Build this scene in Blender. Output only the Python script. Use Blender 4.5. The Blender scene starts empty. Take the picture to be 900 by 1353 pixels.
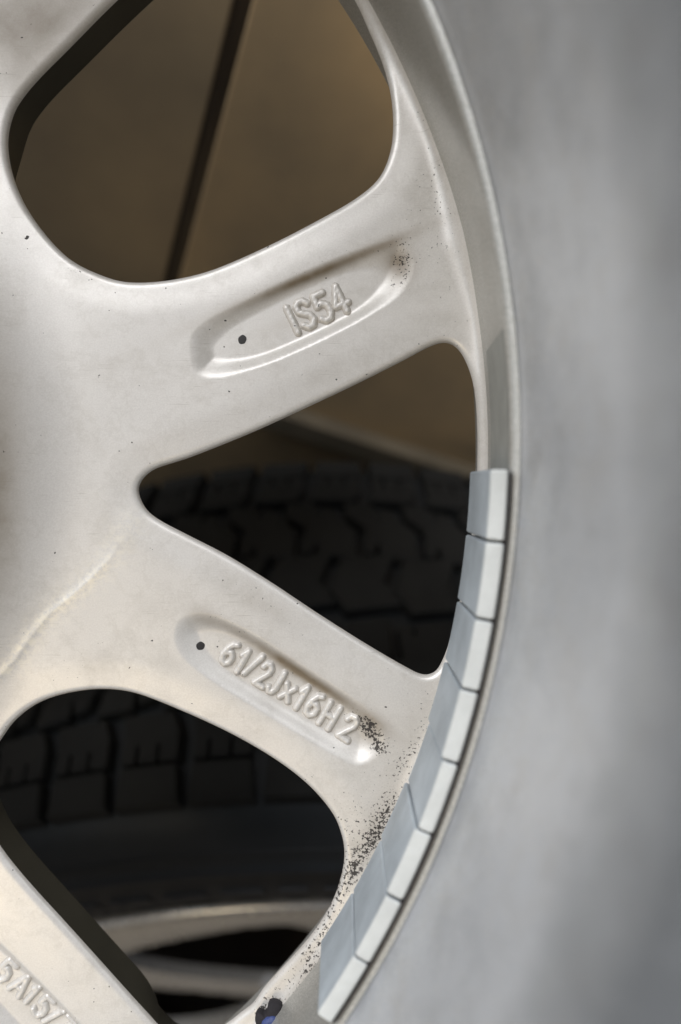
import bpy, bmesh, math, random
import numpy as np
from mathutils import Matrix, Vector, kdtree
from mathutils.geometry import delaunay_2d_cdt
random.seed(4); rng = np.random.default_rng(7)
MM = 0.001
FPX = 977.0
C = bpy.context.scene.collection

# ---------------------------------------------------------------- frame of the place
# everything is first worked out in millimetres with the lens at the origin looking along -Z,
# then turned so that the true vertical becomes world Z and the floor lies at z = 0
UP = np.array([0, .7122, .7019]); UP /= np.linalg.norm(UP)
FWD = np.cross(UP, [1, 0, 0])
FLOOR = -829.0
WM = Matrix(((1, 0, 0, 0), tuple(FWD) + (0,), tuple(UP) + (-FLOOR * MM,), (0, 0, 0, 1)))

# ---------------------------------------------------------------- camera, light, exposure
sc = bpy.context.scene
cam_d = bpy.data.cameras.new('camera'); cam = bpy.data.objects.new('camera', cam_d); C.objects.link(cam)
cam.matrix_world = WM.copy()
cam_d.sensor_fit = 'VERTICAL'; cam_d.sensor_height = 24.0; cam_d.sensor_width = 24.0
cam_d.lens = 24.0 * FPX / 1353.0
cam_d.clip_start = 0.002; cam_d.clip_end = 50
cam_d.dof.use_dof = True; cam_d.dof.focus_distance = 0.1475; cam_d.dof.aperture_fstop = 4.6
sc.camera = cam
sc.view_settings.view_transform = 'Standard'; sc.view_settings.look = 'None'
sc.view_settings.gamma = 1; sc.view_settings.use_curve_mapping = False
sc.view_settings.exposure = 0.02
w = bpy.data.worlds.new('World'); sc.world = w; w.use_nodes = True
bg = w.node_tree.nodes['Background']; bg.inputs[0].default_value = (.80, .86, 1, 1); bg.inputs[1].default_value = 0.20

def area(name, loc, target, size, size_y, power, col):
    d = bpy.data.lights.new(name, 'AREA'); d.shape = 'RECTANGLE'; d.size = size; d.size_y = size_y
    d.energy = power; d.color = col
    o = bpy.data.objects.new(name, d); C.objects.link(o)
    loc = Vector(loc); z = (loc - Vector(target)).normalized()
    o.matrix_world = WM @ Matrix.Translation(loc) @ z.to_track_quat('Z', 'Y').to_matrix().to_4x4()
    return o
area('overhead_window_light', (-.60, 1.10, .75), (-.05, 0, -.15), 1.5, 1.2, 44, (.95, .96, 1))
area('warm_lamp_light', (-.55, -.55, .75), (-.10, -.03, -.15), .40, .40, 2.5, (1, .82, .56))
area('side_window_light', (-1.05, .30, .50), (0, 0, -.12), .7, .7, 2.0, (.80, .90, 1))

# ---------------------------------------------------------------- materials
def mat(name): 
    m = bpy.data.materials.new(name); m.use_nodes = True
    nt = m.node_tree; b = nt.nodes['Principled BSDF']
    return m, nt, b
def N(nt, t, **kw):
    n = nt.nodes.new(t)
    for k, v in kw.items():
        if isinstance(k, str) and hasattr(n, k): setattr(n, k, v)
    return n
def L(nt, a, b): nt.links.new(a, b)
def noise(nt, scale, detail=3, rough=.55, dim=None, vec=None):
    n = nt.nodes.new('ShaderNodeTexNoise'); n.inputs['Scale'].default_value = scale
    n.inputs['Detail'].default_value = detail; n.inputs['Roughness'].default_value = rough
    if vec is None:
        tc = nt.nodes.new('ShaderNodeTexCoord'); vec = tc.outputs['Object']
    L(nt, vec, n.inputs['Vector']); return n
def ramp(nt, inp, stops):
    r = nt.nodes.new('ShaderNodeValToRGB'); L(nt, inp, r.inputs[0])
    e = r.color_ramp.elements
    while len(e) < len(stops): e.new(.5)
    for el, (p, c) in zip(e, stops):
        el.position = p; el.color = c if len(c) == 4 else tuple(c) + (1,)
    return r
def mix(nt, fac, a, b):
    m = nt.nodes.new('ShaderNodeMix'); m.data_type = 'RGBA'
    for s, v in ((m.inputs[0], fac), (m.inputs[6], a), (m.inputs[7], b)):
        if hasattr(v, 'node'): L(nt, v, s)
        elif isinstance(v, (int, float)): s.default_value = v
        else: s.default_value = tuple(v) + (1,) if len(v) == 3 else v
    return m.outputs[2]
def math_(nt, op, a, b=None, clamp=False):
    m = nt.nodes.new('ShaderNodeMath'); m.operation = op; m.use_clamp = clamp
    for s, v in ((m.inputs[0], a), (m.inputs[1], b)):
        if v is None: continue
        if hasattr(v, 'node'): L(nt, v, s)
        else: s.default_value = v
    return m.outputs[0]
def bump(nt, b, height, strength, dist):
    n = nt.nodes.new('ShaderNodeBump'); n.inputs['Strength'].default_value = strength
    n.inputs['Distance'].default_value = dist; L(nt, height, n.inputs['Height']); L(nt, n.outputs[0], b.inputs['Normal'])
    return n

def silver(name, base, metallic=.45, rough=.36, attrs=False, blotch=.06, coat=.35, rear=False):
    m, nt, b = mat(name)
    big = noise(nt, 28, 4, .6)
    c1 = tuple(x * (1 - blotch) for x in base); c2 = tuple(min(1, x * (1 + blotch)) for x in base)
    col = mix(nt, ramp(nt, big.outputs[0], [(.3, (0, 0, 0)), (.72, (1, 1, 1))]).outputs[0], c1, c2)
    fl = noise(nt, 3000, 2, .6)                                   # metal flake grain
    col = mix(nt, ramp(nt, fl.outputs[0], [(.35, (0, 0, 0)), (.75, (.5, .5, .5))]).outputs[0], col, (.80, .78, .73))
    # general faint grime film
    g = noise(nt, 90, 6, .7)
    film = ramp(nt, g.outputs[0], [(.50, (0, 0, 0)), (.8, (.34, .34, .34))]).outputs[0]
    col = mix(nt, film, col, (.33, .30, .25))
    # hairline scratches in two directions, and water-mark smudges
    for ang_, sc2 in ((.5, 130), (-.9, 170)):
        tc = nt.nodes.new('ShaderNodeTexCoord'); mp = nt.nodes.new('ShaderNodeMapping'); L(nt, tc.outputs['Object'], mp.inputs[0])
        mp.inputs['Rotation'].default_value = (0, 0, ang_); mp.inputs['Scale'].default_value = (1, 22, 1)
        ns_ = noise(nt, sc2, 2, .5, vec=mp.outputs[0])
        gate = noise(nt, 45, 2, .5)
        hl = math_(nt, 'MULTIPLY', ramp(nt, ns_.outputs[0], [(.66, (0, 0, 0)), (.72, (.35, .35, .35))]).outputs[0], ramp(nt, gate.outputs[0], [(.5, (0, 0, 0)), (.6, (1, 1, 1))]).outputs[0])
        col = mix(nt, hl, col, (.36, .33, .28))
    wm = noise(nt, 55, 5, .7); ring = ramp(nt, wm.outputs[0], [(.50, (0, 0, 0)), (.535, (.15, .15, .15)), (.55, (.03, .03, .03)), (.62, (0, 0, 0))]).outputs[0]
    col = mix(nt, ring, col, (.42, .39, .33))
    # stray specks, sparse
    vs = noise(nt, 620, 2, .6)
    stray = ramp(nt, vs.outputs[0], [(.745, (0, 0, 0)), (.76, (1, 1, 1))]).outputs[0]
    rgh = math_(nt, 'ADD', math_(nt, 'MULTIPLY', g.outputs[0], .16), rough - .08)
    if rear:                                                      # dark reflection painted in as grey, growing towards the rear flange
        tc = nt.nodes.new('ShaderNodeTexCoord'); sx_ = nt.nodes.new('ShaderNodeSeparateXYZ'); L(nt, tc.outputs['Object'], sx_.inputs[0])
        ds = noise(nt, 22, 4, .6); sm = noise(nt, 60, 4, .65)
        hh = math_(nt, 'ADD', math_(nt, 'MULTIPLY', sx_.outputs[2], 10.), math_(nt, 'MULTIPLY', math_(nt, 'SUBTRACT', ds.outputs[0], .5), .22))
        rear_shade = ramp(nt, hh, [(.66, (0, 0, 0)), (.84, (.9, .9, .9))]).outputs[0]
        col = mix(nt, rear_shade, col, (.12, .127, .132))
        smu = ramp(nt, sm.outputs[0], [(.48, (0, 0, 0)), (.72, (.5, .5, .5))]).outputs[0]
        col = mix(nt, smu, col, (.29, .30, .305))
    if attrs:
        A = nt.nodes.new('ShaderNodeAttribute'); A.attribute_name = 'dirt_and_light'
        sep = nt.nodes.new('ShaderNodeSeparateColor'); L(nt, A.outputs['Color'], sep.inputs[0])
        n1 = noise(nt, 1700, 2, .6); n2 = noise(nt, 140, 3, .6); n3 = noise(nt, 2900, 2, .5)
        # ridge glint, then brown dust film with the hub's painted shade
        glint = math_(nt, 'MULTIPLY', sep.outputs[2], ramp(nt, noise(nt, 700, 4, .7).outputs[0], [(.40, (0, 0, 0)), (.60, (1, 1, 1))]).outputs[0])
        col = mix(nt, math_(nt, 'MULTIPLY', glint, .8), col, (.90, .84, .70))   # cream glint painted along the ridge, broken up by noise
        dust_shade = math_(nt, 'MULTIPLY', sep.outputs[1], math_(nt, 'ADD', n2.outputs[0], .6), True)
        col = mix(nt, dust_shade, col, (.20, .155, .10))
        # black brake-dust specks: a threshold sinking where the density is high
        dens = math_(nt, 'MULTIPLY', sep.outputs[0], math_(nt, 'ADD', math_(nt, 'MULTIPLY', n2.outputs[0], 1.1), .42))
        v = math_(nt, 'ADD', math_(nt, 'MULTIPLY', dens, .165), math_(nt, 'ADD', math_(nt, 'MULTIPLY', n1.outputs[0], .72), math_(nt, 'MULTIPLY', n3.outputs[0], .28)))
        spk = ramp(nt, v, [(.685, (0, 0, 0)), (.735, (1, 1, 1))]).outputs[0]
        n4 = noise(nt, 620, 4, .68)
        v4 = math_(nt, 'ADD', math_(nt, 'MULTIPLY', dens, .17), n4.outputs[0])
        spk = math_(nt, 'MAXIMUM', spk, ramp(nt, v4, [(.76, (0, 0, 0)), (.80, (1, 1, 1))]).outputs[0])
        spk = math_(nt, 'MULTIPLY', spk, math_(nt, 'GREATER_THAN', sep.outputs[0], .02))
        stray2 = math_(nt, 'MAXIMUM', spk, stray)
        col = mix(nt, math_(nt, 'MULTIPLY', stray2, .96), col, (.026, .021, .018))
        rgh = math_(nt, 'ADD', rgh, math_(nt, 'ADD', math_(nt, 'MULTIPLY', stray2, .3), math_(nt, 'MULTIPLY', dust_shade, .25)))
        met = math_(nt, 'MULTIPLY', math_(nt, 'SUBTRACT', 1.0, math_(nt, 'MAXIMUM', stray2, dust_shade), True), metallic)
        L(nt, met, b.inputs['Metallic'])
    else:
        b.inputs['Metallic'].default_value = metallic
    L(nt, col, b.inputs['Base Color']); L(nt, rgh, b.inputs['Roughness'])
    b.inputs['Coat Weight'].default_value = coat; b.inputs['Coat Roughness'].default_value = .22
    h = noise(nt, 520, 3, .5)
    bump(nt, b, h.outputs[0], .045, .0004)
    return m

def plain(name, base, rough=.6, var=.25, scale=40, metallic=0, bumpd=0, second=None, spec=.5):
    m, nt, b = mat(name)
    n = noise(nt, scale, 5, .6)
    second = second or tuple(x * (1 - var) for x in base)
    col = mix(nt, ramp(nt, n.outputs[0], [(.3, (0, 0, 0)), (.7, (1, 1, 1))]).outputs[0], second, base)
    L(nt, col, b.inputs['Base Color']); b.inputs['Roughness'].default_value = rough
    b.inputs['Metallic'].default_value = metallic; b.inputs['Specular IOR Level'].default_value = spec
    if bumpd:
        n2 = noise(nt, scale * 6, 4, .6); bump(nt, b, n2.outputs[0], .5, bumpd)
    return m

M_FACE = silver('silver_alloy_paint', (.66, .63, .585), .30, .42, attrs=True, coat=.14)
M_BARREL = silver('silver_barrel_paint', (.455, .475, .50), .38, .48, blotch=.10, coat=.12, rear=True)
M_PAD = silver('silver_pad_paint', (.335, .33, .30), .40, .42, blotch=.10, coat=.15)
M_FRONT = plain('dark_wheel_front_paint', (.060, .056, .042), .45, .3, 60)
M_WFACE = plain('shaded_zinc_weight_side', (.39, .43, .455), .5, .34, 90, .05, .0003)  # same zinc, darker: shade of the inward faces put into the colour
M_WEND = plain('lit_zinc_weight_end', (.62, .635, .61), .55, .20, 90, .0, .0003)  # same zinc, paler: light on the lens-facing edge put into the colour
M_TAPE = plain('dark_adhesive_foam', (.022, .018, .018), .8)
M_RESID = plain('grey_green_glue_residue', (.33, .33, .30), .6, .2, 200, bumpd=.0002)
M_DOT = plain('black_marker_ink', (.025, .022, .02), .6)
M_BLUE = plain('blue_plastic', (.045, .07, .21), .5, .4, 500, bumpd=.0003)
M_SOOT = plain('black_crusted_grime', (.02, .017, .02), .8, .4, 500, bumpd=.0004)
M_RUBBER = plain('tyre_sidewall_rubber', (.040, .044, .046), .55, .3, 30, bumpd=.0003)
M_TREAD = plain('tyre_tread_rubber', (.036, .037, .035), .7, .35, 35, bumpd=.0005, second=(.022, .023, .023), spec=.3)
M_WALL = plain('brown_kraft_board', (.62, .43, .22), .7, .3, 7, bumpd=.0004, second=(.33, .25, .15))
M_WALL2 = plain('dull_brown_kraft_board', (.46, .34, .19), .7, .3, 7, bumpd=.0004, second=(.25, .19, .12))
M_WOOD = plain('pale_batten_wood', (.22, .18, .12), .6, .3, 30)
M_FLOOR = plain('dusty_brown_floor', (.16, .13, .095), .8, .4, 6)
M_INNER = plain('dark_brown_far_barrel', (.035, .026, .018), .7, .4, 40)  # even dark brown for the far wheel's inside
M_RIM2 = silver('bright_rim_paint', (.78, .77, .74), .5, .26, coat=.4)

# ---------------------------------------------------------------- object helpers
def link(o, parent=None):
    C.objects.link(o)
    if parent is not None: o.parent = parent
    return o
def mesh_obj(name, verts, faces, m, parent=None, smooth=True, mw=None):
    me = bpy.data.meshes.new(name)
    me.from_pydata([tuple(v) for v in verts], [], [tuple(f) for f in faces]); me.update()
    ms = m if isinstance(m, (list, tuple)) else [m]
    for x in ms: me.materials.append(x)
    if smooth: me.shade_smooth()
    o = bpy.data.objects.new(name, me); link(o, parent)
    if mw is not None: o.matrix_world = mw
    return o
def thing(name, label, cat, mw, group=None):
    o = bpy.data.objects.new(name, None); o.empty_display_size = .02; C.objects.link(o)
    o.matrix_world = mw; o['label'] = label; o['category'] = cat
    if group: o['group'] = group
    return o
def revolve(name, prof, m, parent, seg=360, t0=0., t1=2 * math.pi, closed=True):
    """prof: list of (radius, height) in mm about local Z"""
    full = abs(t1 - t0 - 2 * math.pi) < 1e-6
    ns = seg if full else seg + 1
    V = []; F = []
    for i in range(ns):
        a = t0 + (t1 - t0) * i / seg; c, s = math.cos(a), math.sin(a)
        V += [(r * c * MM, r * s * MM, h * MM) for r, h in prof]
    n = len(prof)
    for i in range(seg):
        j = (i + 1) % ns
        for k in range(n if closed else n - 1):
            l = (k + 1) % n
            F.append((i * n + k, i * n + l, j * n + l, j * n + k))
    o = mesh_obj(name, V, F, m, parent)
    bm = bmesh.new(); bm.from_mesh(o.data); bmesh.ops.recalc_face_normals(bm, faces=bm.faces); bm.to_mesh(o.data); bm.free()
    return o
def sharpen(o, deg=35):
    me = o.data
    bm = bmesh.new(); bm.from_mesh(me)
    for e in bm.edges:
        if len(e.link_faces) == 2 and e.calc_face_angle(0) > math.radians(deg): e.smooth = False
    bm.to_mesh(me); bm.free()
def smooth_loop(pts, step=.6, it=10):
    """closed Catmull-Rom through pts, resampled evenly"""
    P = np.array(pts, float); n = len(P); out = []
    for i in range(n):
        p0, p1, p2, p3 = P[i - 1], P[i], P[(i + 1) % n], P[(i + 2) % n]
        for t in np.linspace(0, 1, it, endpoint=False):
            out.append(.5 * ((2 * p1) + (-p0 + p2) * t + (2 * p0 - 5 * p1 + 4 * p2 - p3) * t * t + (-p0 + 3 * p1 - 3 * p2 + p3) * t ** 3))
    out = np.array(out); q = np.vstack([out, out[:1]])
    s = np.r_[0, np.cumsum(np.hypot(*np.diff(q, axis=0).T))]
    k = max(8, int(s[-1] / step)); u = np.linspace(0, s[-1], k, endpoint=False)
    r = np.c_[np.interp(u, s, q[:, 0]), np.interp(u, s, q[:, 1])]
    for _ in range(2): r = .25 * np.roll(r, 1, 0) + .5 * r + .25 * np.roll(r, -1, 0)
    return r
def area2(P): x, y = P.T; return .5 * np.sum(x * np.roll(y, -1) - np.roll(x, -1) * y)
def ccw(P): return P if area2(P) > 0 else P[::-1]
def inside(P, X):
    x, y = X.T; r = np.zeros(len(X), bool)
    a = P; b = np.roll(P, -1, 0)
    for (x1, y1), (x2, y2) in zip(a, b):
        m = ((y1 > y) != (y2 > y))
        if m.any():
            xi = x1 + (y - y1) * (x2 - x1) / (y2 - y1 if y2 != y1 else 1e-9)
            r ^= m & (x < xi)
    return r
def kd_of(P):
    k = kdtree.KDTree(len(P))
    for i, p in enumerate(P): k.insert((p[0], p[1], 0), i)
    k.balance(); return k
def dist_kd(k, X): return np.array([k.find((p[0], p[1], 0))[2] for p in X])
def sstep(a, b, x): t = np.clip((np.asarray(x, float) - a) / (b - a), 0, 1); return t * t * (3 - 2 * t)

# ---------------------------------------------------------------- the wheel's own frame
AX = np.array([.0253, .034, -1.]); AX /= np.linalg.norm(AX)      # axis, pointing away from the lens
P0 = np.array([-144.307, 10.72, -122.])                         # centre at the pad's near edge
FC = P0 + AX * 28                                                # centre at the spoke surface (height 0)
E1 = np.array([1, 0, 0.]); E1 -= E1 @ AX * AX; E1 /= np.linalg.norm(E1); E2 = -np.cross(E1, AX)
if E2[1] < 0: E2 = -E2
ZW = -AX
LOCM = Matrix(((E1[0], E2[0], ZW[0], FC[0] * MM), (E1[1], E2[1], ZW[1], FC[1] * MM), (E1[2], E2[2], ZW[2], FC[2] * MM), (0, 0, 0, 1)))
WHEEL = WM @ LOCM
def w2(p, h=0.):
    """a place measured on the photograph -> x, y (mm) on the wheel's back at height h"""
    c = FC + ZW * h; d = np.array([(p[0] - 450) / FPX, -(p[1] - 676) / FPX, -1.])
    X = d * ((c @ AX) / (d @ AX)) - c
    return np.array([X @ E1, X @ E2])
def W2(pts, h=0.): return [w2(p, h) for p in pts]
def to_px(XY, h=0.):
    p = FC + np.outer(XY[:, 0], E1) + np.outer(XY[:, 1], E2) + np.outer(np.broadcast_to(h, len(XY)), ZW)
    return np.c_[450 - FPX * p[:, 0] / p[:, 2], 676 + FPX * p[:, 1] / p[:, 2]]
def rot(P, deg): a = math.radians(deg); P = np.asarray(P); return np.c_[P[:, 0] * math.cos(a) - P[:, 1] * math.sin(a), P[:, 0] * math.sin(a) + P[:, 1] * math.cos(a)]

RB = 172.5
Upx = [(472, 0), (488, 35), (505, 75), (517, 120), (520, 165), (515, 200), (500, 232), (470, 258), (420, 287), (360, 318), (300, 345), (260, 359), (215, 368), (170, 370), (135, 362), (90, 340), (55, 305), (28, 265), (12, 225), (6, 185), (12, 150), (25, 125), (50, 95), (90, 55), (145, 0)]
Lpx = [(30, 1165), (0, 1128), ] 
Uloc = list(rot(W2(Upx), -32.5)) + [np.array(p) for p in [(142, 23.5), (152, 25), (160, 23.5), (166, 18), (169.6, 10), (171, 2)]]
U = rot(Uloc, 32.5)
Lp = [(0, 975), (15, 955), (40, 935), (70, 922), (110, 914), (145, 913), (180, 919), (230, 938), (290, 965), (340, 992), (380, 1018), (410, 1043), (435, 1072), (448, 1097), (455, 1130), (450, 1165), (437, 1200), (415, 1235), (390, 1265), (350, 1308), (335, 1330)]
Lq = [(200, 1353), (120, 1265), (75, 1215), (30, 1165), (0, 1128)]
Lloc = list(rot(W2(Lp), 39.5)) + [np.array(p) for p in [(168.2, -9.5), (166.5, -16), (162, -21.5), (156.5, -23.4)]] + list(rot(W2(Lq), 39.5)) + [np.array(p) for p in [(103, -13.5), (98, -9.5), (95, -4)]]
Lw = rot(Lloc, -39.5)
Tpx = [(180, 648), (186, 632), (204, 618), (250, 603), (330, 571), (400, 539), (470, 506), (530, 476), (568, 456), (590, 450), (606, 458), (619, 480), (628, 512), (632, 560), (632, 620), (628, 680), (620, 740), (608, 800), (595, 850), (582, 882), (572, 892), (558, 893), (535, 882), (480, 850), (420, 812), (360, 772), (300, 735), (250, 709), (210, 688), (190, 672)]
T = np.array(W2(Tpx))
windows = [U, Lw, T] + [rot(Lloc, a) for a in (106, 176.5, 247)] + [rot(T, a + 3.6) for a in (70, 141, 212, 282)]
loops = [ccw(smooth_loop(x, .7)) for x in windows]
def circ(r, n, c=(0, 0)): a = np.linspace(0, 2 * math.pi, n, endpoint=False); return np.c_[c[0] + r * np.cos(a), c[1] + r * np.sin(a)]
loops.append(circ(32, 90))
for k in range(5): loops.append(circ(7.5, 40, (56 * math.cos(math.radians(-3.5 + 36 + 72 * k)), 56 * math.sin(math.radians(-3.5 + 36 + 72 * k)))))
rim_loop = circ(RB + .15, 1500)

Pk1 = smooth_loop(W2([(252, 466), (256, 440), (280, 421), (320, 401), (370, 376), (420, 353), (470, 333), (512, 320), (533, 322), (546, 342), (543, 366), (526, 390), (490, 414), (444, 439), (400, 460), (360, 477), (320, 490), (284, 498), (260, 493)]), .4)
Pk2 = smooth_loop(W2([(231, 842), (236, 822), (252, 811), (280, 813), (310, 825), (345, 844), (387, 872), (420, 893), (449, 912), (480, 933), (500, 955), (507, 978), (498, 998), (473, 1010), (440, 995), (400, 971), (365, 950), (333, 930), (300, 910), (267, 888), (242, 866)]), .4)
c1 = np.mean(W2([(400, 410)]), 0); c3 = w2((52, 1355))
Pk3 = rot(Pk1 - c1, -71.0) * np.array([1, 1]) + c3
pockets = [Pk1, Pk2, Pk3]
pk_kd = [kd_of(P) for P in pockets]
pk_hub = [w2((256, 468)), w2((233, 842)), None]
win_kd = kd_of(np.vstack(loops))

ridge = np.array(W2([(-60, 945), (-25, 915), (0, 893), (22, 870), (42, 840), (64, 812), (92, 790), (120, 765), (148, 735), (165, 705), (172, 690)]))
u_ = np.linspace(0, 10, 300); ridge = np.c_[np.interp(u_, np.arange(11), ridge[:, 0]), np.interp(u_, np.arange(11), ridge[:, 1])]
ridge_kd = kd_of(ridge)
def pocket_drop(X):
    z = np.zeros(len(X))
    for P, k, hb, dep in zip(pockets, pk_kd, pk_hub, (1.65, 1.9, 1.9)):
        lo = P.min(0) - 3; hi = P.max(0) + 3
        m = np.all((X > lo) & (X < hi), axis=1)
        if not m.any(): continue
        Y = X[m]; d = dist_kd(k, Y); d = np.where(inside(P, Y), d, -d)
        ww = np.full(len(Y), 2.6)
        if hb is not None: ww = ww + 2.6 * np.exp(-(np.hypot(*(Y - hb).T) / 7) ** 2)
        if hb is not None: ww = ww + 2.4 * np.exp(-(np.hypot(*(Y - hb - 1.86 * (P.mean(0) - hb)).T) / 6) ** 2)
        t = np.clip((d + .35) / (ww + .35), 0, 1)
        z[m] -= dep * (t * t * (3 - 2 * t))
    return z
def height(X, dwin=None):
    r = np.hypot(X[:, 0], X[:, 1])
    if dwin is None: dwin = dist_kd(win_kd, X)
    t = np.degrees(np.arctan2(X[:, 1], X[:, 0]))
    h = np.zeros(len(X))
    # hub: a cone rising towards the back, then the flat mounting pad
    rr = 93.0
    q = np.clip(rr - r, 0, None)
    cone = np.where(q < 17, q * q / 44., 17 * 17 / 44. + (q - 17) * .77)
    h += np.minimum(cone, 24.0)
    # mould ridge running from the hub to the fork of the spokes
    m = (r > 70) & (r < 112) & (t < 4) & (t > -32)
    if m.any(): h[m] += (.07 + .07 * (1 - sstep(-15, -8, t[m]))) * np.exp(-(dist_kd(ridge_kd, X[m]) / (1.9 - .8 * (1 - sstep(-15, -8, t[m])))) ** 2) * (1 - sstep(104, 107, r[m]))
    if m.any(): h[m] += .07 * (1 - sstep(-14, -9, t[m])) * np.exp(-(dist_kd(ridge_kd, X[m]) / .42) ** 2)
    # fillet into the barrel
    rho = 1.8 + 2.6 * sstep(2.5, 22, dwin)
    e = np.clip(RB - r, 0, None)
    s = np.clip(1 - e / rho, 0, 1)
    h += rho * (1 - np.sqrt(np.clip(1 - s * s, 0, 1)))
    # broad crown of the spokes + tight rolled edge
    d = np.where(r > 168.5, 9, dwin)
    h -= .40 * (1 - sstep(0, 7, dwin)) * sstep(0, 3, e)
    re = 1.25
    c = np.clip(1 - dwin / re, 0, 1)
    h -= re * (1 - np.sqrt(np.clip(1 - c * c, 0, 1)))
    # faint casting waviness
    h += .10 * np.sin(X[:, 0] * .16 + 1) * np.sin(X[:, 1] * .13 + .4)
    return h + pocket_drop(X)

# ---- scattered points
def grid(x0, x1, y0, y1, s):
    xs = np.arange(x0, x1, s); ys = np.arange(y0, y1, s * .866)
    X, Y = np.meshgrid(xs, ys); X = X + (np.arange(len(ys)) % 2)[:, None] * s * .5
    return np.c_[X.ravel(), Y.ravel()]
def near_pocket(X, pad):
    m = np.zeros(len(X), bool)
    for P, k in zip(pockets, pk_kd):
        lo = P.min(0) - pad; hi = P.max(0) + pad
        b = np.all((X > lo) & (X < hi), axis=1)
        if b.any(): m[b] |= inside(P, X[b]) | (dist_kd(k, X[b]) < pad)
    return m
def in_view(X): p = to_px(X); return (p[:, 0] > -120) & (p[:, 0] < 1000) & (p[:, 1] > -120) & (p[:, 1] < 1480)
coarse = grid(-174, 174, -174, 174, 3.0); fine = grid(40, 174, -125, 135, 1.0)
coarse = coarse[~in_view(coarse)]; fine = fine[in_view(fine)]
fine = fine[~near_pocket(fine, .9)]
rg_ = grid(68, 110, -48, 5, .32); rg_ = rg_[dist_kd(ridge_kd, rg_) < 1.5]; fine = np.vstack([fine[dist_kd(ridge_kd, fine) > 1.6], rg_])
pk = np.vstack([grid(*(P.min(0) - 1.2)[[0]], P.max(0)[0] + 1.2, P.min(0)[1] - 1.2, P.max(0)[1] + 1.2, .34) for P in pockets])
pk = pk[near_pocket(pk, .8)]
pts = np.vstack([coarse, fine, pk])
pts = pts[(np.hypot(*pts.T) < RB - 3.2) & (dist_kd(win_kd, pts) > 2.4)]
ringp = np.vstack([circ(RB - o, 1200) for o in (.05, .3, .7, 1.2, 1.9, 2.7)])
offs = []
for l in loops:
    nrm = np.roll(l, -1, 0) - np.roll(l, 1, 0); nrm = np.c_[nrm[:, 1], -nrm[:, 0]]; nrm /= np.hypot(*nrm.T)[:, None]
    for o in (.12, .32, .6, .95, 1.35, 1.9): offs.append(l + nrm * o)
offs = np.vstack(offs); dw = dist_kd(win_kd, offs)
offs = offs[(np.hypot(*offs.T) < RB - .1)]
ringp = ringp[dist_kd(win_kd, ringp) > .2]
allp = np.vstack([pts, ringp, offs]); allp = allp + rng.normal(0, .004, allp.shape)
bnd = np.vstack([rim_loop] + loops)
verts2 = np.vstack([bnd, allp])
edges = []; base = 0
for l in [rim_loop] + loops:
    n = len(l); edges += [(base + i, base + (i + 1) % n) for i in range(n)]; base += n
vo, eo, fo, _, _, _ = delaunay_2d_cdt([Vector(v) for v in verts2], edges, [], 0, 1e-4)
V2 = np.array([(v.x, v.y) for v in vo]); F = np.array([f for f in fo if len(f) == 3])
cen = V2[F].mean(1); keep = np.hypot(*cen.T) < RB + .14
for l in loops: keep &= ~inside(l, cen)
F = F[keep]
dwin = dist_kd(win_kd, V2)
H = height(V2, dwin)
V3 = np.c_[V2, H]

wheel = thing('alloy_wheel', 'silver alloy wheel seen from behind with cast numbers in its spokes', 'car wheel', WHEEL)
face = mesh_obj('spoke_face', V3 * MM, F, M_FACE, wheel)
bm = bmesh.new(); bm.from_mesh(face.data)
for v in [v for v in bm.verts if not v.link_faces]: bm.verts.remove(v)
bm.verts.index_update(); bmesh.ops.recalc_face_normals(bm, faces=bm.faces)
bm.faces.ensure_lookup_table()
if sum(f.normal.z for f in bm.faces) < 0: bmesh.ops.reverse_faces(bm, faces=bm.faces)
bm.to_mesh(face.data); bm.free()

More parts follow.
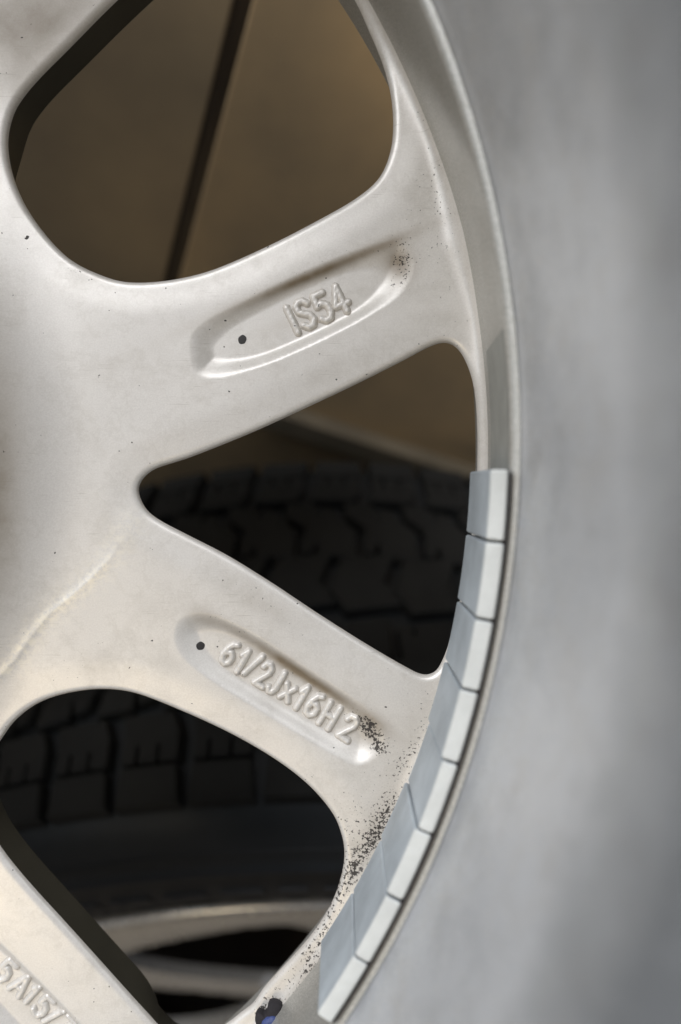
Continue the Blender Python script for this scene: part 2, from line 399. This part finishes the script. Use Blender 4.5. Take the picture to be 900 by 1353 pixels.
# ---- specks, film and painted light, laid by place on the casting (red = speck density, green = brown film and hub shade, blue = ridge glint)
def blob(PX, cx, cy, sx, sy, ang, amp):
    a = math.radians(ang); dx = PX[:, 0] - cx; dy = PX[:, 1] - cy
    u = dx * math.cos(a) + dy * math.sin(a); v = -dx * math.sin(a) + dy * math.cos(a)
    return amp * np.exp(-(u / sx) ** 2 - (v / sy) ** 2)
co = np.empty(len(face.data.vertices) * 3); face.data.vertices.foreach_get('co', co); co = co.reshape(-1, 3) / MM
PX = to_px(co[:, :2], co[:, 2])
R_ = np.zeros(len(PX)); G_ = np.zeros(len(PX))
for b in [(531, 345, 13, 26, 15, .95), (505, 326, 30, 7, -15, .45), (528, 372, 18, 8, -25, .5), (420, 350, 130, 5, -23, .26),
          (492, 966, 11, 26, -38, 1.4), (487, 962, 7, 9, 0, .8), (478, 955, 20, 8, 50, .6), (440, 925, 70, 8, 33, .42), (300, 822, 60, 8, 28, .3), (500, 990, 14, 10, 0, .7),
          (548, 985, 45, 11, -58, .80), (505, 1090, 80, 10, -62, .80), (480, 1090, 70, 40, -62, .36), (470, 1135, 90, 13, -63, .50), (440, 1190, 70, 20, -62, .40), (410, 1260, 60, 16, -55, .55),
          (400, 1320, 40, 40, 0, .60), (425, 1285, 12, 30, 0, .85), (370, 1345, 30, 12, 0, .7), (560, 930, 22, 30, 0, .32), (480, 1060, 40, 90, 30, .24),
          (575, 240, 14, 60, -15, .38), (560, 290, 40, 50, 0, .28), (590, 330, 30, 60, 0, .22), (600, 430, 40, 26, 0, .25), (105, 360, 26, 4, 28, .75), (12, 392, 20, 4, -12, .7),
          (6, 594, 14, 5, 0, .9), (125, 852, 12, 20, 0, .36), (90, 890, 30, 12, 0, .28), (350, 800, 60, 12, 30, .38), (345, 985, 40, 8, 35, .28), (408, 1028, 8, 8, 0, .6),
          (410, 1150, 30, 60, 20, .25), (350, 1335, 16, 20, 0, .9)]:
    R_ += blob(PX, *b)
for b in [(418, 361, 130, 8, -23, .9), (530, 355, 16, 22, 0, .4), (525, 345, 22, 25, 0, .5), (400, 891, 110, 9, 33, .95), (270, 818, 26, 12, 25, .35), (490, 965, 20, 26, -38, .55), (-5, 640, 26, 160, 0, .35),
          (350, 800, 55, 14, 30, .22), (500, 1090, 80, 20, -62, .22), (410, 1310, 40, 70, 0, .40), (600, 60, 50, 200, -20, .25), (40, 20, 110, 70, -40, .6), (0, 640, 40, 190, 0, .25), (395, 420, 60, 10, -23, .14)]:
    G_ += blob(PX, *b)  # brown film, plus shade painted on the hub's dark side
# grime settles in the pockets' upper walls and where letters meet the floor
ca = face.data.color_attributes.new('dirt_and_light', 'FLOAT_COLOR', 'POINT')
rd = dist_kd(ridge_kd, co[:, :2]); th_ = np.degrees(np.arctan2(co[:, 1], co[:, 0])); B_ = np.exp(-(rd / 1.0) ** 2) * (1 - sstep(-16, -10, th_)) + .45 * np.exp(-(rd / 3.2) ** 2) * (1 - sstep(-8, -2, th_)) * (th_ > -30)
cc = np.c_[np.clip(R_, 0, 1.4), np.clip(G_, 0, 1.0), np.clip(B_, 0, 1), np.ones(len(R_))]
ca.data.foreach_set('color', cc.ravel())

# ---- window walls and front side of the casting
DEPTH = -9.5
VW = []; FW = []; bl = []
for li, l in enumerate(loops):
    r_ = np.hypot(*l.T); fl_ = np.full(len(l), 5.5)
    axs = {0: 32.5, 1: -39.5, 3: 66.5, 4: 137, 5: 207.5}.get(li)
    if axs is not None:
        q = rot(l, -axs); sgn = 1 if li == 0 else -1
        fl_ = 5.5 - 5.0 * sstep(2, 12, q[:, 1] * sgn) * (1 - sstep(150, 164, q[:, 0]))
    if li > 9: fl_[:] = .2
    for _ in range(25): fl_ = .25 * np.roll(fl_, 1) + .5 * fl_ + .25 * np.roll(fl_, -1)
    b0 = len(VW); n = len(l)
    hh = height(l, np.zeros(n))
    nrm = np.roll(l, -1, 0) - np.roll(l, 1, 0); nrm = np.c_[nrm[:, 1], -nrm[:, 0]]; nrm /= np.hypot(*nrm.T)[:, None]
    bl.append((l + nrm * fl_[:, None])[::3])
    for (x, y), h, (nx, ny), g_ in zip(l, hh, nrm, fl_):
        VW += [(x, y, h + .05), (x + nx * g_ * .2, y + ny * g_ * .2, h - 2), (x + nx * g_, y + ny * g_, DEPTH)]
    for i in range(n):
        j = (i + 1) % n
        for k in (0, 1): FW.append((b0 + i * 3 + k, b0 + j * 3 + k, b0 + j * 3 + k + 1, b0 + i * 3 + k + 1))
ro = circ(RB + 1, 360)
v2 = np.vstack([ro] + [l for l in bl] + [grid(-170, 170, -170, 170, 8)]); ed = []; base = 0
for l in [ro] + bl:
    n = len(l); ed += [(base + i, base + (i + 1) % n) for i in range(n)]; base += n
vo, eo, fo, _, _, _ = delaunay_2d_cdt([Vector(v) for v in v2], ed, [], 0, 1e-4)
vb = np.array([(v.x, v.y) for v in vo]); fb = np.array([f for f in fo if len(f) == 3]); cn = vb[fb].mean(1)
kp = np.hypot(*cn.T) < RB + 1
for l in bl: kp &= ~inside(l, cn)
o0 = len(VW); VW += [(x, y, DEPTH) for x, y in vb]; FW += [tuple(int(i) + o0 for i in f) for f in fb[kp]]
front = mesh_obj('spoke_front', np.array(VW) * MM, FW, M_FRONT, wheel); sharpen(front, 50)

# ---- barrel, from the front flange through the weight pad to the rear flange
pad_prof = [(RB, -14), (RB, 0), (RB - .55, 14), (RB - 1.15, 27.4), (RB - 1.05, 27.9), (RB - .75, 28.35), (RB - .3, 28.7), (RB + .3, 28.9),
            (RB + 1.0, 29.4), (RB + 4.5, 29.4), (RB + 4.5, -14)]
pad = revolve('weight_pad_band', pad_prof, M_PAD, wheel, 480); sharpen(pad, 50)
prof = [(RB + .25, 28.85), (RB + .6, 29.6), (RB + .85, 33), (RB + 1.3, 40), (RB + 2.0, 50), (RB + 2.8, 60), (RB + 3.4, 68), (RB + 4.0, 74), (RB + 4.9, 79), (RB + 6.6, 84), (RB + 9.3, 89),
        (RB + 12.5, 94), (RB + 15, 101), (RB + 16.2, 112), (RB + 17, 122), (RB + 19.5, 130), (RB + 24, 134), (RB + 33, 135.5), (RB + 36, 137), (RB + 36.5, 139.5), (RB + 35, 141),
        (RB + 41, 141), (RB + 41.5, 137), (RB + 39, 132), (RB + 29, 130), (RB + 27, 127), (RB + 24, 122), (RB + 21, 100), (RB + 19, 92), (RB + 9, 74), (RB + 7, 60), (RB + 7, 28.9)]
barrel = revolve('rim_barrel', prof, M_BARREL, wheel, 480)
fl = [(RB + .6, -13.9), (RB + 4, -16), (RB + 14, -18), (RB + 24, -19), (RB + 30, -20), (RB + 33, -25), (RB + 37, -27), (RB + 41, -26), (RB + 42, -22), (RB + 40, -17), (RB + 31, -12), (RB + 24, -8),
      (RB + 16, -2), (RB + 8, 10), (RB + 7, 28.9), (RB + 4.6, 28.9), (RB + 4.6, -13.9)]
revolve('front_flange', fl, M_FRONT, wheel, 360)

# ---- grey-green residue of an older row of weights on the pad and the lip beside it
ang_a, ang_b = [math.atan2(*w2(p, 20)[::-1]) for p in ((676, 622), (664, 442))]
VR = []; FR = []
for i in range(41):
    a = ang_a + (ang_b - ang_a) * i / 40; jj = .6 * math.sin(i * 1.7) * (i > 37)
    for k, h_ in enumerate((6, 12, 18, 24, 27.0)):
        rr = float(np.interp(h_, [0, 14, 27.4], [RB, RB - .55, RB - 1.15])) - .06; aa = a + jj * .002
        VR.append((rr * math.cos(aa) * MM, rr * math.sin(aa) * MM, h_ * MM))
for i in range(40):
    for k in range(4): FR.append((i * 5 + k, i * 5 + k + 1, i * 5 + k + 6, i * 5 + k + 5))
mesh_obj('adhesive_residue', VR, FR, M_RESID, wheel)

# ---- cast letters: soft strokes standing on the pocket floor
STROKES = {
 'I': [[(.5, 0), (.5, 1)]], '1': [[(.28, .72), (.55, 1), (.55, 0)]],
 'S': [[(.86, .84), (.68, .98), (.40, 1), (.18, .86), (.20, .64), (.45, .52), (.72, .42), (.84, .22), (.68, .03), (.38, 0), (.14, .14)]],
 '5': [[(.84, 1), (.26, 1), (.22, .58), (.50, .66), (.78, .52), (.84, .26), (.66, .03), (.38, 0), (.14, .12)]],
 '4': [[(.62, 0), (.62, 1), (.12, .30), (.90, .30)]],
 '6': [[(.74, .96), (.46, .88), (.24, .60), (.16, .30), (.30, .05), (.56, 0), (.80, .14), (.82, .38), (.62, .54), (.36, .50), (.20, .34)]],
 '/': [[(.18, -.02), (.78, 1.02)]],
 '2': [[(.18, .78), (.30, .96), (.56, 1), (.78, .86), (.78, .64), (.50, .36), (.16, 0), (.86, 0)]],
 'J': [[(.70, 1), (.70, .24), (.56, .03), (.34, 0), (.16, .14)]],
 'x': [[(.18, .05), (.80, .68)], [(.18, .68), (.80, .05)]],
 'H': [[(.18, 0), (.18, 1)], [(.82, 0), (.82, 1)], [(.18, .5), (.82, .5)]],
 'A': [[(.10, 0), (.48, 1), (.86, 0)], [(.24, .34), (.74, .34)]],
 '7': [[(.14, 1), (.86, 1), (.44, 0)]],
 '-': [[(.2, .5), (.8, .5)]]}
def letter(ch, org_px, dir_deg, wpx, hpx, tilt=0.):
    """org_px: lower left corner as measured; dir_deg: reading direction, anticlockwise from +x"""
    s = .1545
    o = w2(org_px, -1.8); a = math.radians(dir_deg); ex = np.array([math.cos(a), math.sin(a)]); b = a + math.pi / 2 + math.radians(tilt); ey = np.array([math.cos(b), math.sin(b)])
    segs = []
    for st in STROKES[ch]:
        q = [o + ex * x * wpx * s + ey * y * hpx * s for x, y in st]
        segs += list(zip(q[:-1], q[1:]))
    allq = np.array([p for sg in segs for p in sg]); st = .16
    g = grid(allq[:, 0].min() - 1.3, allq[:, 0].max() + 1.3, allq[:, 1].min() - 1.3, allq[:, 1].max() + 1.3, st)
    d = np.full(len(g), 9.)
    for p, q in segs:
        v = q - p; t = np.clip(((g - p) @ v) / max(v @ v, 1e-9), 0, 1); d = np.minimum(d, np.hypot(*(g - p - t[:, None] * v).T))
    m = d < 1.02; g = g[m]; d = d[m]
    vo, eo, fo, _, _, _ = delaunay_2d_cdt([Vector(v) for v in g], [], [], 0, 1e-5)
    V = np.array([(v.x, v.y) for v in vo]); Fq = np.array(fo)
    ln = np.max([np.hypot(*(V[Fq[:, i]] - V[Fq[:, (i + 1) % 3]]).T) for i in range(3)], axis=0); Fq = Fq[ln < st * 1.6]
    d = np.full(len(V), 9.)
    for p, q in segs:
        v = q - p; t = np.clip(((V - p) @ v) / max(v @ v, 1e-9), 0, 1); d = np.minimum(d, np.hypot(*(V - p - t[:, None] * v).T))
    hh = height(V, np.full(len(V), 20.)) + .80 * (1 - sstep(.22, .90, d)) - .04 + .03 * np.sin(V[:, 0] * 5) * np.sin(V[:, 1] * 4.3)
    ob = mesh_obj('raised_letter', np.c_[V, hh] * MM, Fq, M_FACE, wheel)
    cal = ob.data.color_attributes.new('dirt_and_light', 'FLOAT_COLOR', 'POINT'); P = to_px(V, hh)
    gr = np.clip(sstep(.5, .85, d) * .40, 0, 1)
    rr_ = np.clip(blob(P, 478, 958, 22, 22, 0, .5) + .12 * sstep(.5, .9, d), 0, 1)
    cal.data.foreach_set('color', np.c_[rr_, gr, 0 * gr, 1 + 0 * gr].ravel())
    bm = bmesh.new(); bm.from_mesh(ob.data); bmesh.ops.recalc_face_normals(bm, faces=bm.faces); bm.faces.ensure_lookup_table()
    if sum(f.normal.z for f in bm.faces) < 0: bmesh.ops.reverse_faces(bm, faces=bm.faces)
    bm.to_mesh(ob.data); bm.free()
for ch, o in (('I', (384, 444)), ('S', (401, 436)), ('5', (424, 427)), ('4', (446, 417))):
    letter(ch, o, 22.5, 22, 35, 3)
for ch, o, wd in (('6', (288, 870), 19), ('1', (306, 882), 16), ('/', (320, 887), 17), ('2', (334, 899), 18), ('J', (350, 909), 18), ('x', (366, 919), 20), ('1', (384, 930), 16), ('6', (399, 938), 20), ('H', (418, 952), 23), ('2', (444, 968), 21)):
    letter(ch, o, -32.0, wd, 31, 2)
for ch, o, wd in (('5', (-10, 1285), 22), ('A', (11, 1303), 23), ('1', (29, 1318), 14), ('5', (40, 1333), 20), ('/', (56, 1346), 18), ('7', (70, 1358), 21)):
    letter(ch, o, -43.5, wd, 30, 2)

# ---- marker dots in the pockets
def dot(px, r):  # drawn on the pocket floor
    c = w2(px, -1.9); V = [(c[0], c[1])]; n = 20
    for i in range(n):
        a = 2 * math.pi * i / n; q = r * (1 + .06 * math.sin(2 * a + px[0]) + .03 * math.sin(5 * a)); V.append((c[0] + q * math.cos(a), c[1] + q * 1.1 * math.sin(a)))
    V = np.array(V); h = height(V, np.full(len(V), 20.)) + .03; h[0] += .05
    mesh_obj('ink_dot', np.c_[V, h] * MM, [(0, i + 1, (i + 1) % n + 1) for i in range(n)], M_DOT, wheel)
dot((320.5, 448.5), .84); dot((265.5, 852.5), .80)

# ---------------------------------------------------------------- balancing weights on the pad
strip = thing('balancing_weights', 'row of grey stick-on balancing weights curving along the inside of the silver rim', 'wheel weights', WHEEL)
ends_px = [(667, 620), (661, 716), (650, 820), (630.5, 915), (605, 1010), (571, 1103), (531, 1192), (488, 1275), (437, 1353)]
SN, SF = 29.4, 10.6
ang = []
for p in ends_px:
    q = w2(p, SN); ang.append(math.degrees(math.atan2(q[1], q[0])))
RO, RI = 170.98, 168.15
for i in range(8):
    t0, t1 = ang[i], ang[i + 1]
    gap = math.degrees((.17 + .10 * rng.random()) / 169); off = rng.normal(0, .12); jr = rng.normal(0, .10); jt = rng.normal(0, .05)
    a0 = math.radians(t0 - gap * (0 if i == 0 else 1)); a1 = math.radians(t1 + gap * (0 if i == 7 else 1))
    bm = bmesh.new(); rings = []; ns = 7
    bev = .5
    cs = [(RI + jr - .45, SF), (RI + jr, SN - bev), (RI + jr + bev * .3, SN - bev * .25), (RI + jr + bev, SN), (RO - .35, SN), (RO, SN - .35), (RO, SF)]
    for k in range(ns):
        u = k / (ns - 1); a = a0 + (a1 - a0) * u; e = min(u, 1 - u) * abs(a1 - a0) * 169
        sh = .25 if k in (0, ns - 1) else 0
        ring = []
        for (r, h) in cs:
            rr_ = r + (sh if r < 169 else -sh); hh_ = h - (sh if h > 25 else -sh * .3) + off
            ring.append(bm.verts.new((rr_ * math.cos(a) * MM, rr_ * math.sin(a) * MM, hh_ * MM)))
        rings.append(ring)
        if k == 0 or k == ns - 2:
            # a close extra ring so that only the very end is rounded
            u2 = (.30 / (abs(a1 - a0) * 169)) if k == 0 else 1 - (.30 / (abs(a1 - a0) * 169))
            if k == 0 or True:
                a = a0 + (a1 - a0) * u2
                rings.append([bm.verts.new((r * math.cos(a) * MM, r * math.sin(a) * MM, (h + off) * MM)) for r, h in cs])
    nc = len(cs)
    for ra, rb in zip(rings[:-1], rings[1:]):
        for k in range(nc):
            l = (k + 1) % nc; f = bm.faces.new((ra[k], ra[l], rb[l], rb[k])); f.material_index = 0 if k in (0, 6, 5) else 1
    f1 = bm.faces.new(rings[0]); f2 = bm.faces.new(rings[-1]); f1.material_index = f2.material_index = 0
    bmesh.ops.recalc_face_normals(bm, faces=bm.faces)
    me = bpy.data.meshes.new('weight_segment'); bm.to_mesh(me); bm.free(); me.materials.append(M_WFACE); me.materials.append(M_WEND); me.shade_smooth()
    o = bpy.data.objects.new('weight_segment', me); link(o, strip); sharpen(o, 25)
a0, a1 = math.radians(ang[0] - .1), math.radians(ang[8] + .1)
revolve('adhesive_tape', [(RO + .02, SF + .3), (RO + .02, SN - .25), (RB - 1.2, SN - .1), (RB - .45, SF + .3)], M_TAPE, strip, 60, a1, a0)

# ---------------------------------------------------------------- blue scrap on the spoke's foot
def scrap(cpx, pts, h0, thick, m, name, parent, dome=.8):
    P = smooth_loop([w2(p, h0) for p in pts], .35, 6); c = P.mean(0); n = len(P); V = []; Fc = []
    for k, (s, z) in enumerate(((1, 0), (1.0, thick * .5), (.9, thick * .85), (.6, thick), (.25, thick * 1.12))):
        for p in P: V.append((*(c + (p - c) * s), h0 + z))
    for k in range(4):
        for i in range(n): j = (i + 1) % n; Fc.append((k * n + i, k * n + j, (k + 1) * n + j, (k + 1) * n + i))
    V.append((*c, h0 + thick * 1.15)); t = len(V) - 1
    for i in range(n): Fc.append((4 * n + i, 4 * n + (i + 1) % n, t))
    return mesh_obj(name, np.array(V) * MM, Fc, m, parent)
bl_t = thing('blue_plastic_scrap', 'torn blue scrap with black crust stuck near the bottom of the rim', 'plastic scrap', WHEEL)
scrap(0, [(338, 1338), (343, 1330), (352, 1334), (356, 1320), (364, 1318), (373, 1323), (377, 1335), (376, 1360), (350, 1366), (340, 1350)], .8, 2.0, M_SOOT, 'crust', bl_t)
scrap(0, [(346, 1346), (352, 1340), (360, 1336), (366, 1338), (370, 1346), (368, 1362), (350, 1366)], 1.8, 1.9, M_BLUE, 'plastic_piece', bl_t)

# ---------------------------------------------------------------- the tyre and wheel behind
b_ = np.array([.0, -UP[2], UP[1]])                                   # from the wall towards the lens, horizontal
YAW = math.radians(0.5)
ta = b_ * math.cos(YAW) + np.array([1, 0, 0]) * math.sin(YAW)         # tyre axis
TUP = UP * math.cos(math.radians(3)) + np.array([1, 0, 0]) * math.sin(math.radians(3)); TUP -= TUP @ ta * ta; TUP /= np.linalg.norm(TUP)
LIP = np.array([6., -155., -300.])                                  # top of the far wheel's rim lip
KW = .92
PC = LIP - TUP * 207 - ta * 92 * KW
ex = np.cross(TUP, ta); ex /= np.linalg.norm(ex)
TM = Matrix(((ex[0], TUP[0], ta[0], PC[0] * MM), (ex[1], TUP[1], ta[1], PC[1] * MM), (ex[2], TUP[2], ta[2], PC[2] * MM), (0, 0, 0, 1)))
TYRE = WM @ TM
tyre = thing('car_tyre', 'black tyre with worn blocky tread standing behind the silver wheel', 'tyre', TYRE)
RT = 300.
def crown(v): return RT - 6.0 * (abs(v) / 88.) ** 2.6
bodyp = [(205, 88), (208, 94), (216, 96), (228, 101), (240, 104.5), (252, 105.5), (262, 104), (262.6, 105), (265, 105), (266, 103.6), (274, 101), (282, 96), (287, 91)]
bodyp = bodyp + [(crown(v) - 5.5, v) for v in (86, 70, 50, 30, 10, -10, -30, -50, -70, -86)] + [(r, -v) for r, v in bodyp[::-1]] + [(212, -80), (240, -90), (280, -75), (286, 0), (280, 75), (240, 90), (212, 80)]
revolve('tyre_body', bodyp, M_RUBBER, tyre, 180)
def block(poly, mat_=M_TREAD):
    """poly: (arc mm, lateral mm) -> extruded tread block at angle 90 deg"""
    P = ccw(np.array(poly, float)); n = len(P); c = P.mean(0); V = []; Fc = []
    for s, dz in ((1.03, -9), (1.0, -.8), (.965, 0)):
        for p in P:
            q = c + (p - c) * s; r = crown(q[1]) + dz; a = math.pi / 2 - q[0] / RT
            V.append((r * math.cos(a), r * math.sin(a), q[1]))
    for k in (0, 1):
        for i in range(n): j = (i + 1) % n; Fc.append((k * n + i, k * n + j, (k + 1) * n + j, (k + 1) * n + i))
    Fc.append(tuple(2 * n + i for i in range(n)))
    me = bpy.data.meshes.new('tread_block'); me.from_pydata([tuple(np.array(v) * MM) for v in V], [], Fc); me.materials.append(mat_)
    bm = bmesh.new(); bm.from_mesh(me); bmesh.ops.recalc_face_normals(bm, faces=bm.faces); bm.to_mesh(me); bm.free()
    return me
NB = 72; pitch = 2 * math.pi * RT / NB
hw = pitch * .5 - 1.9
shoulder = [(-hw, 56), (-hw + 2, 64), (-hw + 2, 75), (-4.6, 75), (-4.6, 68), (-3.2, 68), (-3.2, 75), (3.4, 75), (3.4, 68), (4.8, 68), (4.8, 75), (hw, 75), (hw, 64), (hw - 3, 56)]
outer = [(-hw + 2, 76.4), (hw, 76.4), (hw + 1.5, 90), (-hw + 1, 90)]
inner = [(-hw - 2, 54.5), (-hw - 1, 44), (-hw + 7, 36), (-hw + 6, 21), (-1, 19.5), (0, 25), (1.6, 25), (1.6, 19), (hw + 6, 16), (hw + 7, 34), (hw - 1, 43), (hw - 3, 49), (3, 51), (2.4, 45), (.8, 45), (1, 52)]
centre = [(-hw + 6, 13.5), (-hw - 1, 2), (-hw + 4, -16), (hw + 4, -20), (hw - 1, -2), (hw + 6, 9)]
rows = [(shoulder, 0), (outer, 0), ([(x, -y) for x, y in outer], .45), (inner, .35), (centre, .1), ([(x, -y) for x, y in inner], .8), ([(x, -y) for x, y in shoulder], .45)]
RV = []; RF = []
for poly, ph in rows:
    me = block(poly)
    for k in range(NB):
        if min(k + ph, NB - k - ph) > NB * .28:
            M4 = Matrix.Rotation((k + ph) * 2 * math.pi / NB, 4, 'Z'); o0 = len(RV)
            RV += [M4 @ v.co for v in me.vertices]; RF += [[i + o0 for i in p.vertices] for p in me.polygons]; continue
        o = bpy.data.objects.new('tread_block', me); link(o, tyre); o.rotation_euler = (0, 0, (k + ph) * 2 * math.pi / NB)
mesh_obj('tread_block', RV, RF, M_TREAD, tyre, smooth=False)['kind'] = 'stuff'
# moulded relief on the sidewall
def relief(a0, a1, r0, r1, hgt, name='sidewall_relief', seg=8):
    V = []; Fc = []
    def side(r): return float(np.interp(r, [216, 228, 240, 252, 262, 274, 282], [96, 101, 104.5, 105.5, 104, 101, 96]))
    for i in range(seg + 1):
        a = math.radians(a0 + (a1 - a0) * i / seg)
        for r, up in ((r0, -.5), (r0 + .4, hgt), (r1 - .4, hgt), (r1, -.5)):
            V.append((r * math.cos(a), r * math.sin(a), side(r) + up))
    for i in range(seg):
        for k in range(3): Fc.append((i * 4 + k, i * 4 + k + 1, i * 4 + k + 5, i * 4 + k + 4))
    Fc += [(0, 1, 2, 3), tuple(seg * 4 + k for k in (3, 2, 1, 0))]
    return V, Fc
VV = []; FF = []
def addr(*a, **k):
    v, f = relief(*a, **k); o = len(VV); VV.extend(v); FF.extend([tuple(i + o for i in x) for x in f])
for k in range(150): addr(62 + k * .36, 62.18 + k * .36, 268, 275, .5, seg=1)
rg = random.Random(3)
a = 70.
while a < 118:
    wdt = rg.choice([2.2, 2.8, 3.4])
    addr(a, a + wdt, 232, 234, .9, seg=3); addr(a, a + wdt, 250, 252, .9, seg=3)
    addr(a, a + .5, 232, 252, .9, seg=1)
    if rg.random() > .4: addr(a + wdt - .5, a + wdt, 232, 252, .9, seg=1)
    a += wdt + 1.4
for k in range(70): addr(64 + k * .75, 64.4 + k * .75, 213, 215.5, .4, seg=1)
sr = mesh_obj('sidewall_relief', np.array(VV) * MM, FF, M_RUBBER, tyre, smooth=False); sr['kind'] = 'stuff'

# far wheel inside that tyre
w2t = thing('alloy_wheel', 'bright rim lip of a second silver wheel inside the tyre behind', 'car wheel', TYRE)
lip = [(196, 84), (203, 88.5), (206.5, 92), (207.5, 95), (206, 97.4), (203, 97.8), (200.5, 96), (199, 91), (195, 87), (190, 83), (185, 80), (181, 78), (181, 75), (186, 76), (193, 80)]
revolve('rim_lip', lip, M_RIM2, w2t, 200)
inn = [(181, 77), (180, 40), (176, 10), (176, -70), (179, -70), (179, 10), (183, 40), (184, 77)]
revolve('rim_barrel', inn, M_INNER, w2t, 120)
nl = []
for k in range(5):
    a = 124 + 72 * k
    nl.append(ccw(smooth_loop(rot([(42, -13), (37, 0), (42, 13), (88, 48), (122, 58), (133, 50), (138, 25), (139, 0), (138, -25), (133, -50), (122, -58), (88, -48)], a), 4)))
ro = circ(182, 160); v2 = np.vstack([ro] + nl + [grid(-178, 178, -178, 178, 7)]); ed = []; base = 0
for l in [ro] + nl:
    n = len(l); ed += [(base + i, base + (i + 1) % n) for i in range(n)]; base += n
vo, eo, fo, _, _, _ = delaunay_2d_cdt([Vector(v) for v in v2], ed, [], 0, 1e-4)
vb = np.array([(v.x, v.y) for v in vo]); fb = np.array([f for f in fo if len(f) == 3]); cn = vb[fb].mean(1)
kp = np.hypot(*cn.T) < 182
for l in nl: kp &= ~inside(l, cn)
kk = kd_of(np.vstack(nl)); dd = dist_kd(kk, vb); rr_ = np.hypot(*vb.T)
hz = 86 - 8 * sstep(148, 182, rr_) - 4 * (1 - sstep(0, 9, dd)) - 6 * (1 - sstep(15, 36, rr_))
VV = [(x, y, z) for (x, y), z in zip(vb, hz)]; FF = [tuple(int(i) for i in f) for f in fb[kp]]
for l in nl:
    b0 = len(VV); n = len(l)
    for x, y in l: r = math.hypot(x, y); z = 82 - 8 * float(sstep(148, 182, r)); VV += [(x, y, z), (x, y, z - 7)]
    for i in range(n): j = (i + 1) % n; FF.append((b0 + 2 * i, b0 + 2 * j, b0 + 2 * j + 1, b0 + 2 * i + 1))
sp = mesh_obj('spoke_face', np.array(VV) * MM, FF, M_RIM2, w2t)
bm = bmesh.new(); bm.from_mesh(sp.data)
for v in [v for v in bm.verts if not v.link_faces]: bm.verts.remove(v)
bmesh.ops.remove_doubles(bm, verts=bm.verts, dist=1e-5); bmesh.ops.recalc_face_normals(bm, faces=bm.faces); bm.to_mesh(sp.data); bm.free(); sharpen(sp, 50)

seen = set()
for o in list(tyre.children) + list(w2t.children):
    if o.data.name not in seen: seen.add(o.data.name); o.data.transform(Matrix.Diagonal((1, 1, KW, 1)))

# ---------------------------------------------------------------- board panels behind, batten, floor
wall_d = float(b_ @ PC) - 125.0                                      # the boards stand just behind the tyre
def wray(p, d=0.):
    r = np.array([(p[0] - 450) / FPX, -(p[1] - 676) / FPX, -1.]); X = r * ((wall_d + d) / (r @ b_)); return np.array([X[0], X @ UP])
BOARD = WM @ Matrix(((1, UP[0], b_[0], b_[0] * wall_d * MM), (0, UP[1], b_[1], b_[1] * wall_d * MM), (0, UP[2], b_[2], b_[2] * wall_d * MM), (0, 0, 0, 1)))
def slab(name, poly, z0, z1, m, mw, label=None, cat=None, parent=None, bev=.8):
    P = ccw(np.array(poly, float)); n = len(P); bm = bmesh.new()
    a = [bm.verts.new((x * MM, y * MM, z0 * MM)) for x, y in P]; b = [bm.verts.new((x * MM, y * MM, z1 * MM)) for x, y in P]
    bm.faces.new(a[::-1]); bm.faces.new(b)
    for i in range(n): j = (i + 1) % n; bm.faces.new((a[i], a[j], b[j], b[i]))
    bmesh.ops.bevel(bm, geom=list(bm.edges), offset=bev * MM, segments=2, affect='EDGES', profile=.6)
    me = bpy.data.meshes.new(name); bm.to_mesh(me); bm.free(); me.materials.append(m)
    o = bpy.data.objects.new(name, me); link(o, parent); o.matrix_world = mw
    if label: o['label'] = label; o['category'] = cat
    return o
s0 = wray((329, -30)); s1 = wray((226, 372)); dv = (s1 - s0) / (s0[1] - s1[1])
top_y, bot_y = s0[1] + 420, FLOOR
def sx(y, off): return s0[0] + (s0[1] - y) * dv[0] + off
slab('kraft_board', [(sx(top_y, -3.5), top_y), (sx(bot_y, -3.5), bot_y), (-1150, bot_y), (-1150, top_y)], -2.6, 1, M_WALL2, BOARD, 'dull brown board left of the dark slanting joint behind the wheel', 'board')
slab('kraft_board', [(sx(top_y, 3.5), top_y), (sx(bot_y, 3.5), bot_y), (900, bot_y), (900, top_y)], -2.6, 1, M_WALL, BOARD, 'brown board right of the dark slanting joint, above the tyre', 'board')
slab('back_wall', [(-1600, bot_y), (1600, bot_y), (1600, top_y + 400), (-1600, top_y + 400)], -60, -3.5, M_FLOOR, BOARD)['kind'] = 'structure'
q = [wray((300, 522), 10), wray((660, 640), 10), wray((660, 662), 10), wray((300, 547), 10)]
slab('wooden_batten', q, .5, 12, M_WOOD, BOARD, 'pale wooden batten running slantwise along the top of the tyre', 'batten')
fo_ = mesh_obj('floor', [(-4, -4, 0), (4, -4, 0), (4, 4, 0), (-4, 4, 0)], [(0, 1, 2, 3)], M_FLOOR); fo_['kind'] = 'structure'
